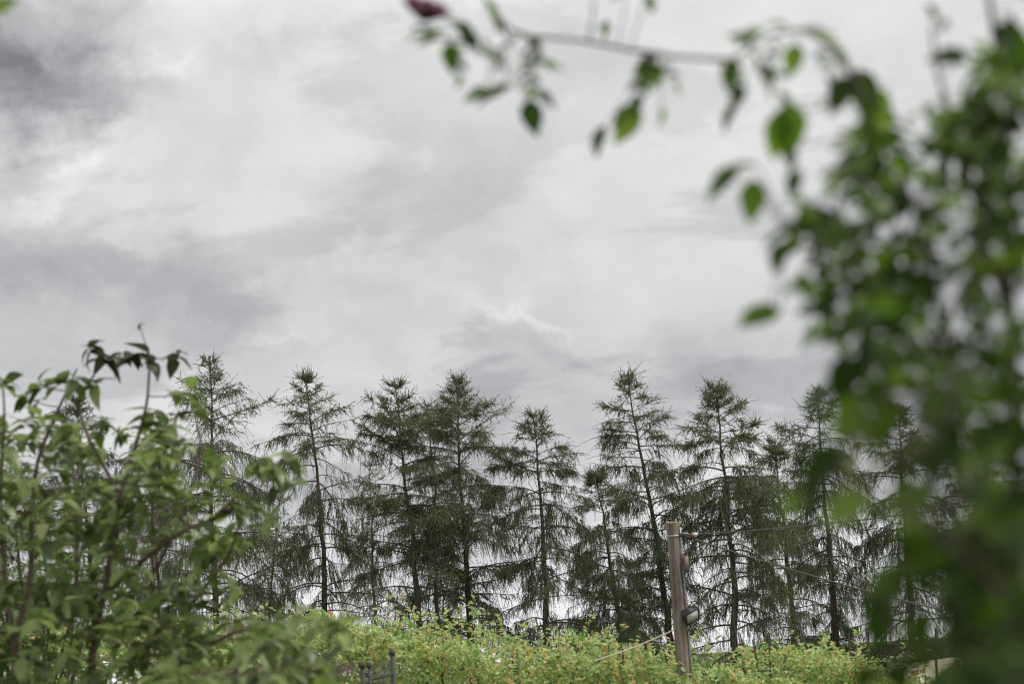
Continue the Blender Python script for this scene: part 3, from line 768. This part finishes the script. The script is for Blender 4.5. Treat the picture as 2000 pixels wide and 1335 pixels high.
# crown of the bush: cluster fields (px, py, rx, ry, depth0, depth1, count)
for (cx, cy, rx, ry, d0, d1, cnt) in [
    (60, 930, 150, 110, 5.0, 6.2, 26), (230, 900, 130, 80, 5.0, 6.2, 20), (380, 910, 90, 60, 5.2, 5.8, 9),
    (100, 1080, 170, 110, 5.0, 6.2, 30), (300, 1060, 130, 110, 5.0, 6.0, 22), (430, 1090, 60, 70, 5.0, 5.6, 8),
    (110, 1250, 180, 110, 4.8, 6.2, 36), (300, 1250, 130, 100, 4.9, 6.0, 26), (470, 1230, 110, 60, 4.8, 5.6, 10),
    (570, 1225, 95, 45, 3.9, 4.6, 9), (530, 1320, 130, 40, 3.9, 4.6, 9), (400, 1330, 130, 40, 4.2, 5.0, 9),
    (540, 920, 50, 40, 4.9, 5.1, 6), (480, 1010, 50, 40, 5.0, 5.3, 6), (-120, 1050, 120, 220, 5.2, 6.2, 20),
    (150, 1500, 330, 130, 5.0, 6.2, 40), (60, 840, 110, 30, 5.2, 5.8, 8), (330, 850, 60, 30, 5.4, 5.8, 4)]:
    for _ in range(int(cnt * 1.6)):
        a_, rr = rng.uniform(0, 6.28), math.sqrt(rng.random())
        cluster(cx + rx * rr * math.cos(a_), cy + ry * rr * math.sin(a_), rng.uniform(d0, d1), rng.integers(4, 7), rng.uniform(.06, .092))
# shoots that stand against the sky
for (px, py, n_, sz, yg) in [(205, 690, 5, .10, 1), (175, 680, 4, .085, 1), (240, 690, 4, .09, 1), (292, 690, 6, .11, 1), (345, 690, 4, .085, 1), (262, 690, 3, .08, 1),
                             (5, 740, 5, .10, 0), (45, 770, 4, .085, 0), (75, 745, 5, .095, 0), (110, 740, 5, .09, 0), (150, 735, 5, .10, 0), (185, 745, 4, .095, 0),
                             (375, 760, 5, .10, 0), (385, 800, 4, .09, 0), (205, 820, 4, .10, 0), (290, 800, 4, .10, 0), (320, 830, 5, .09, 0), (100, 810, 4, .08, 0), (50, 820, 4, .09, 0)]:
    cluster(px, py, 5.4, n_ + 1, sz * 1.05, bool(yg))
# the small bud on its stalk
b0, b1_ = P(290, 690, 5.4 * BS), P(272, 632, 5.4 * BS)
twigs.append(np.array([b0 * (1 - t) + b1_ * t for t in np.linspace(0, 1, 6)])); rosette(b1_, np.array([0, 0, 1.0]), 2, .035, True, .4)
for C in twigs[-280:]:
    V, f = tubes(C - bl, np.linspace(.004, .002, 6), 5); obj('twig', make_mesh('bush_twig', V, [f], M['stem']), bush)
V, f = tubes(np.array(twigs[:-280]) - bl, np.tile(np.linspace(.004, .002, 6), (len(twigs) - 280, 1)), 5)
tag(obj('inner_twigs', make_mesh('bush_twigs', V, [f], M['stem']), bush), kind='stuff')
def on_frame(p):
    v = p - EYE; zf = v @ FWD
    return abs(v @ RIGHT / zf * F_PX) < 1040 and abs(v @ UP / zf * F_PX) < 700
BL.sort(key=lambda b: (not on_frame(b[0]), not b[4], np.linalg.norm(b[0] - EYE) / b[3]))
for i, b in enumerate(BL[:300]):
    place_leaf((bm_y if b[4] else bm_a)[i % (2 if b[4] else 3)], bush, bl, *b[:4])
R_ = BL[300:]
tag(obj('foliage', leaves_mesh('bush_foliage', blade(5, .29, .25, .3), np.array([b[0] for b in R_]) - bl, np.array([b[1] for b in R_]), np.array([b[2] for b in R_]), np.array([b[3] for b in R_]), M['dogwood']), bush), kind='stuff')

# ------------------------------------------------------------------ climbing rose close to the camera
rng = np.random.default_rng(55)
rl = P(1980, 1335, 1.6); rl[2] = 0
rose = empty('climbing_rose', rl, 'climbing rose with green leaves close by, hanging down the right side and along the top', 'rose')
def cane(pts, r0, r1, name='cane'):
    pts = np.array([P(*p) for p in pts]); q = np.linspace(0, len(pts) - 1, len(pts) * 6)
    C = np.stack([np.interp(q, np.arange(len(pts)), pts[:, i]) for i in range(3)], -1)
    for _ in range(5):
        C[1:-1] = (C[:-2] + 2 * C[1:-1] + C[2:]) / 4
    V, f = tubes(C - rl, np.linspace(r0, r1, len(C)), 8); obj(name, make_mesh('rose_cane', V, [f], M['cane'], True), rose)
    return C
CN = [
    cane([(2060, 3900, 1.6), (2020, 1335, 1.6), (1985, 1000, 1.7), (1975, 650, 1.8), (1965, 350, 1.85), (1960, 160, 1.9), (1935, 20, 1.9), (1925, -60, 1.9)], .011, .0035),
    cane([(2060, 3800, 1.65), (1960, 1335, 1.7), (1900, 1000, 1.75), (1850, 700, 1.8), (1800, 430, 1.85), (1720, 260, 1.9), (1650, 110, 1.95), (1570, 55, 2.0), (1500, 70, 2.0), (1430, 118, 2.0)], .0055, .0018),
    cane([(2070, 3800, 1.3), (2010, 1335, 1.3), (1960, 1150, 1.35), (1850, 1050, 1.4), (1740, 980, 1.45), (1640, 930, 1.5)], .0026, .0012),
    cane([(2070, 3700, 1.4), (1960, 1335, 1.4), (1840, 1260, 1.45), (1740, 1290, 1.5), (1690, 1335, 1.5)], .004, .0015),
    cane([(1850, 700, 1.8), (1740, 560, 1.8), (1640, 500, 1.85), (1560, 470, 1.9), (1530, 510, 1.9)], .005, .002),
    cane([(1975, 650, 1.8), (1880, 300, 1.85), (1830, 140, 1.9), (1820, 50, 1.9)], .005, .002),
]
top_c = cane([(1430, 118, 2.0), (1330, 112, 2.2), (1240, 100, 2.35), (1150, 82, 2.35), (1060, 72, 2.35), (1010, 70, 2.35), (960, 20, 2.35), (930, -40, 2.35)], .0036, .0024)
spr1 = cane([(1010, 72, 2.35), (960, 108, 2.35), (915, 85, 2.35), (880, 78, 2.35), (835, 72, 2.35), (828, 50, 2.35)], .0028, .002)
spr2 = cane([(1150, 82, 2.35), (1158, 40, 2.35), (1160, -20, 2.35)], .002, .0015)
CN += [top_c, spr1]
allR = np.concatenate(CN)
# leaflets and whole compound leaves
def rose_blade(s):
    return blade(8, .34, .22 + .1 * (s % 3), .15 + .12 * (s % 2), serr=.10, seed=s)
lf_me = [make_mesh('rose_leaflet', *[v if i == 0 else [v] for i, v in enumerate(rose_blade(s))], M['rose'], True) for s in range(3)]
def compound(seed):
    r_ = np.random.default_rng(seed); parts = []
    tm = rose_blade(seed)
    q = np.linspace(0, 1, 6); rach = np.stack([0 * q, q, -.18 * q ** 2], -1); parts.append(tubes(rach, np.full(6, .010), 4))
    spec_ = [(1.0, 0, .55), (.72, 1, .46), (.72, -1, .46), (.38, 1, .38), (.38, -1, .38)]
    if seed % 2:
        spec_ += [(.14, 1, .28), (.14, -1, .28)]
    for (t, sg, sz) in spec_:
        D_ = np.array([sg * .95, .45 if sg else 1, -.1 + r_.normal(0, .18)]); N_ = norm(np.array([r_.normal(0, .25), r_.normal(0, .25), 1]))
        R = frames(D_[None], N_[None])[0]; parts.append((tm[0] @ R.T * sz * r_.uniform(.9, 1.1) + np.array([0, t, -.18 * t * t]), tm[1]))
    return make_mesh('rose_compound_leaf', *merge(parts), M['rose'], True)
cp_me = [compound(s) for s in range(6)]
CL = []
def comp_at(c, D_, N_, size):
    CL.append((rng.integers(0, 6), c, D_, N_, size))
petioles = []
SPRAY = [(1030, 110, -85), (1000, 85, -140), (1262, 118, -100), (1290, 112, -60), (1445, 125, -100), (1475, 95, -60), (1530, 70, -110), (1600, 80, -75), (890, 85, -80), (930, 60, -40), (1640, 140, -110), (1540, 200, -90)]
def link_to_cane(c):
    k_ = np.argmin(((allR - c) ** 2).sum(1)); return allR[k_]
for (cx, cy, rx, ry, d0, d1, cnt) in [
    (1890, 300, 130, 90, 1.75, 2.05, 14), (1735, 340, 95, 120, 1.75, 2.0, 12), (1960, 180, 60, 120, 1.6, 2.1, 8),
    (1710, 500, 110, 100, 1.7, 2.0, 14), (1900, 470, 110, 120, 1.65, 2.0, 20), (1780, 660, 110, 90, 1.6, 1.95, 14),
    (1930, 700, 90, 120, 1.4, 2.0, 16), (1760, 800, 110, 80, 1.5, 1.9, 13), (1920, 880, 100, 100, 1.3, 1.9, 16),
    (1610, 440, 60, 80, 1.8, 2.0, 5), (1640, 560, 50, 50, 1.8, 2.0, 4),
    (1960, 1060, 80, 110, 1.4, 2.0, 20), (1870, 1040, 70, 80, 1.5, 1.8, 5), (1975, 1250, 60, 110, 1.3, 2.1, 34), (1850, 1130, 60, 50, 1.5, 1.8, 3),
    (1930, 1300, 50, 60, 1.3, 1.7, 8), (1905, 1180, 40, 120, 1.6, 2.0, 8),
    (2110, 500, 90, 500, 1.3, 2.2, 30), (2110, 1150, 90, 250, 1.1, 1.9, 30), (2500, 900, 350, 700, .9, 1.6, 70), (2330, 200, 200, 600, 1.3, 2.1, 110), (2200, 900, 120, 500, 1.3, 2.0, 60), (1985, 1150, 70, 200, 1.9, 2.3, 40), (1940, 130, 70, 60, 1.8, 2.05, 7), (1850, 230, 110, 45, 1.8, 2.05, 8), (1680, 250, 50, 60, 1.85, 2.05, 6), (1690, 760, 60, 100, 1.7, 1.9, 14), (1700, 620, 60, 60, 1.75, 1.95, 7), (1960, 1280, 60, 60, 1.7, 2.1, 14)]:  # fields past the right edge are unseen leaves added to shade the rose
    for _ in range(int(cnt * (1.3 if cy < 600 else 0.85 if cy < 1100 and cx < 2000 else 1.25))):
        a_, rr = rng.uniform(0, 6.28), math.sqrt(rng.random())
        c = P(cx + rx * rr * math.cos(a_), cy + ry * rr * math.sin(a_), rng.uniform(d0, d1))
        s_ = link_to_cane(c); out = norm(c - s_ + rng.normal(0, .05, 3))
        D_ = norm(out * .6 + rng.normal(0, .5, 3) + np.array([-.2, -.1, -.45])); N_ = norm(rng.normal(0, .45, 3) + np.array([-.1, -.45, .75]))
        L_ = rng.uniform(.06, .10); st_ = c - D_ * L_ * .5
        comp_at(st_, D_, N_, L_)
        if np.linalg.norm(st_ - s_) < .35:
            petioles.append((s_, st_))
for (px_, py_, an_) in SPRAY:
    D_ = RIGHT * math.cos(RAD(an_)) + UP * math.sin(RAD(an_)) + FWD * rng.normal(0, .3)
    comp_at(P(px_, py_, 2.25 if px_ < 1420 else 1.98), norm(D_), norm(rng.normal(0, .4, 3) + np.array([.3, -.5, .5])), rng.uniform(.045, .06))
SPR_ = CL[-len(SPRAY):]; CL = CL[:-len(SPRAY)]
CL.sort(key=lambda b: (not on_frame(b[1]), np.linalg.norm(b[1] - EYE)))
for b in SPR_ + CL[:195]:
    place_leaf(cp_me[b[0]], rose, rl, *b[1:])
if CL[195:]:
    B_ = CL[195:]; cm = cp_me[0]; cv = np.zeros(len(cm.vertices) * 3, np.float32); cm.vertices.foreach_get('co', cv)
    tri_ = [tuple(p.vertices) for p in cm.polygons]; tm_ = (cv.reshape(-1, 3), np.array(tri_))
    tag(obj('foliage', leaves_mesh('rose_and_shade_foliage', tm_, np.array([b[1] for b in B_]) - rl, np.array([b[2] for b in B_]), np.array([b[3] for b in B_]), np.array([b[4] for b in B_]), M['rose']), rose), kind='stuff')
petioles.sort(key=lambda p_: np.linalg.norm(p_[1] - EYE) + (0 if on_frame(p_[1]) else 9))
for s_, e_ in petioles[:190]:
    q = np.linspace(0, 1, 5)[:, None]; C = s_ * (1 - q) + e_ * q; C[:, 2] -= .1 * np.linalg.norm(e_ - s_) * (q * (1 - q))[:, 0] * 4
    V, f = tubes(C - rl, np.full(5, .0012), 4); obj('petiole', make_mesh('rose_petiole', V, [f], M['cane']), rose)
# leaves that stand free against the sky: base px,py, depth, direction in the image (0 right, 90 up), length px, how far it faces the camera, tilt
FREE = [
    (1035, 70, 2.3, -60, 50, .3, .1), (1060, 80, 2.3, -150, 60, .2, .1), (1050, 125, 2.3, -10, 55, .3, .1), (955, 175, 2.3, 200, 55, .5, .1), (1045, 180, 2.3, -30, 50, .4, .1), (870, 60, 2.3, 200, 60, .3, .1), (900, 40, 2.3, -70, 60, .4, .1),
    (1275, 120, 2.3, -80, 55, .5, .1), (1300, 110, 2.3, 190, 60, .2, .1), (1250, 215, 2.3, 230, 80, .6, .1), (1230, 215, 2.3, -10, 30, .3, .1),
    (1470, 90, 2.0, 150, 55, .5, .1), (1420, 130, 2.0, -80, 55, .7, .1), (1540, 55, 2.0, 160, 50, .3, .1), (1580, 62, 2.0, -30, 80, .3, .1), (1620, 90, 2.0, -45, 70, .4, .1), (1660, 150, 1.95, -120, 80, .7, .1), (1700, 170, 1.95, -70, 90, .8, .1), (1520, 175, 1.95, -60, 60, .3, .1), (1530, 215, 1.9, -100, 95, .8, .1),
    (1650, 640, 1.8, 215, 60, .4, .1), (1640, 420, 1.85, 200, 80, .5, .1), (1590, 400, 1.85, -120, 70, .5, .1), (1560, 530, 1.85, -70, 60, .5, .1),
    (1030, 195, 2.0, -75, 72, .8, .1), (1000, 172, 2.0, 195, 78, .3, .1), (1020, 175, 2.0, -20, 60, .25, .1), (985, 172, 2.0, 215, 30, .5, .1),
    (880, 82, 2.0, -88, 62, .65, 0), (905, 70, 2.0, 130, 55, .3, .1), (920, 100, 2.0, -15, 75, .15, .1), (860, 78, 2.0, 185, 50, .2, .1), (835, 70, 2.0, 190, 45, .2, .1),
    (960, 30, 2.0, -50, 60, .2, .1), (1000, 62, 2.0, -25, 70, .2, .1), (1030, 110, 2.0, -25, 60, .25, .1), (915, 60, 2.0, -60, 45, .3, .1), (945, 0, 2.0, -55, 70, .25, .1),
    (1285, 108, 2.0, 200, 45, .3, .1), (1262, 112, 2.0, -100, 55, .5, .1), (1255, 160, 2.0, -5, 40, .5, .1), (1245, 208, 2.0, 215, 65, .4, .1), (1180, 245, 2.2, 250, 65, .25, .2), (1290, 210, 2.2, 280, 40, .3, .3),
    (1262, -10, 2.0, -70, 40, .5, .1), (1225, -15, 2.0, 200, 40, .3, .1), (1185, 40, 2.05, -100, 35, .4, .1),
    (1432, 112, 2.0, -95, 60, .6, .1), (1450, 165, 2.0, -110, 50, .5, .1), (1490, 60, 2.0, 200, 60, .4, .1), (1490, 125, 2.0, -70, 50, .5, .1), (1555, 85, 2.0, -100, 65, .7, .1), (1500, 150, 2.0, 10, 45, .4, .1), (1440, 205, 2.1, 240, 60, .25, .3),
    (1560, 60, 1.95, 0, 70, .2, .1), (1600, 75, 1.95, -40, 75, .2, .1), (1680, 135, 1.95, -85, 95, .8, .1), (1640, 110, 1.95, -60, 60, .3, .1),
    (1545, 200, 1.9, -95, 110, .65, .1), (1540, 290, 1.9, -80, 45, .5, .1), (1560, 330, 1.9, -110, 60, .4, .1),
    (1445, 330, 1.9, 215, 85, .4, .1), (1475, 350, 1.9, -98, 85, .7, .1), (1480, 325, 1.9, 175, 60, .2, .1),
    (1525, 605, 1.9, 195, 75, .5, .1), (1500, 600, 1.9, 210, 70, .3, .15), (1530, 470, 1.9, -110, 65, .4, .1), (1545, 450, 1.9, -160, 60, .2, .1), (1590, 550, 1.9, 195, 60, .35, .1), (1600, 570, 1.9, -40, 55, .3, .1),
    (1890, 115, 1.85, 175, 75, .6, .1), (1990, 60, 1.8, -95, 90, .7, .1), (1830, 40, 1.9, 120, 40, .5, .1), (1840, 60, 1.9, 70, 30, .5, .1),
    (1640, 870, 1.5, 225, 120, .9, .1), (1610, 930, 1.5, -130, 80, .5, .1), (1700, 960, 1.5, 210, 120, .5, .1), (1560, 960, 1.5, 250, 70, .3, .1),
    (1790, 1010, 1.6, -95, 110, .8, .1), (1830, 960, 1.6, 195, 130, .4, .1), (1770, 1100, 1.6, 235, 130, .4, .1), (1735, 1160, 1.6, -105, 130, .5, .1),
    (1790, 1190, 1.6, -80, 100, .5, .1), (1700, 1290, 1.6, -110, 80, .6, .1), (1750, 1300, 1.5, -80, 70, .5, .1), (1890, 870, 1.6, 200, 110, .6, .1),
    (1680, 770, 1.6, 240, 110, .8, .1), (1730, 780, 1.6, -95, 110, .8, .1), (1655, 690, 1.7, -100, 100, .7, .1),
]
vdir = norm(FWD)
for i, (px, py, d, an, ln, face, tilt) in enumerate(FREE):
    ln *= 1.1 if py < 700 else 0.95; face = min(1, face + .2)
    if px < 1420: d = 2.3
    c = P(px, py, d); D_ = RIGHT * math.cos(RAD(an)) + UP * math.sin(RAD(an)) + FWD * tilt * (1 if i % 2 else -1)
    side = np.cross(norm(D_), vdir)
    N_ = norm(-vdir * face + side * (1 - face) * (1 if side[2] > 0 else -1) + np.array([0, 0, .2]))
    place_leaf(lf_me[i % 3], rose, rl, c, D_, N_, ln * d / F_PX)
    s_ = link_to_cane(c); L_ = np.linalg.norm(s_ - c)
    if L_ < .2:
        q = np.linspace(0, 1, 5)[:, None]; C = s_ * (1 - q) + c * q
        V, f = tubes(C - rl, np.full(5, .001), 4); obj('petiole', make_mesh('rose_petiole', V, [f], M['cane']), rose)
# one dark pink bloom and a withered bud
def bloom(c, ax, r, npet, name='flower'):
    ax = norm(ax); s1_ = norm(np.cross(ax, [.2, .9, .1])); s2_ = np.cross(ax, s1_)
    first = None
    for ring in range(4):
        for j in range(npet):
            a_ = j * 6.283 / npet + ring * .7 + rng.normal(0, .1); out = s1_ * math.cos(a_) + s2_ * math.sin(a_)
            op = [2.4, 1.5, .95, .5][ring]
            D_ = norm(out * op + ax); N_ = norm(-out + ax * op)
            v, f = blade(5, .52, .35, -.18, seed=ring)
            me = make_mesh('rose_petal', v, [f], M['petal'], True)
            place_leaf(me, rose, rl, c + out * r * .08, D_, N_, r * [1.0, .95, .85, .7][ring], 'petal')
bloom(P(826, 42, 2.35), UP + RIGHT * .3 - FWD * .3, .056, 7)
for j in range(5):
    a_ = j * 1.2566; place_leaf(lf_me[0], rose, rl, P(825, 52, 2.35), RIGHT * math.cos(a_) + FWD * math.sin(a_) - UP * .1, UP, .026, 'sepal')
# overhanging twig whose tip enters the upper left corner
ol = P(-60, -60, 2.2)
oh = empty('overhanging_twig', ol, 'dark twig tip poking into the top left corner', 'twig')
V, f = tubes(np.array([P(-400, -260, 2.4), P(-200, -130, 2.3), P(-60, -30, 2.2), P(-5, 0, 2.2)]) - ol, np.array([.008, .007, .005, .003]), 7)
obj('stem', make_mesh('overhang_stem', V, [f], M['cane'], True), oh)
for (px, py, an, ln) in ((-22, 26, 30, 72), (-48, 56, 5, 52), (-90, -20, 60, 60), (-120, 0, -60, 60)):
    place_leaf(lf_me[0], oh, ol, P(px, py, 2.2), RIGHT * math.cos(RAD(an)) + UP * math.sin(RAD(an)), norm(-FWD + np.array([.1, 0, .4])), ln * 2.2 / F_PX)

# dark post added to deepen the dark lower right, behind the rose leaves
m, nt = new_mat('added_post_dark')
tc = nt.n('ShaderNodeTexCoord'); mp = nt.n('ShaderNodeMapping'); mp.inputs['Scale'].default_value = (60, 60, 3)
nt.put(mp.inputs[0], tc.outputs['Object']); n1 = nt.noise(mp.outputs[0], 1.0, 6, 0.65, 0.3)
finish(nt, principled(nt, nt.ramp(n1, [(0.3, (0.018, 0.014, 0.012)), (0.7, (0.045, 0.036, 0.03))]), 0.8, 0.2, bump(nt, n1, 0.6, 0.01)))
a0, a1 = P(1950, 1075, 1.8), P(1960, 1335, 1.8)
ap_loc = np.array([a1[0], a1[1], 0.0])
apost = empty('added_dark_post', ap_loc, 'added dark post deepening the dark mass behind the rose leaves in the lower right corner', 'post')
hh = a0[2]
obj('shaft', bevel_mesh(make_mesh('post_shaft', *[v if i == 0 else [v] for i, v in enumerate(box((0, 0, hh / 2), (.09, .09, hh)))], m), .006), apost)
v, f = box((0, 0, hh + .012), (.11, .11, .024)); obj('cap', bevel_mesh(make_mesh('post_top_cap', v, [f], m), .005), apost)
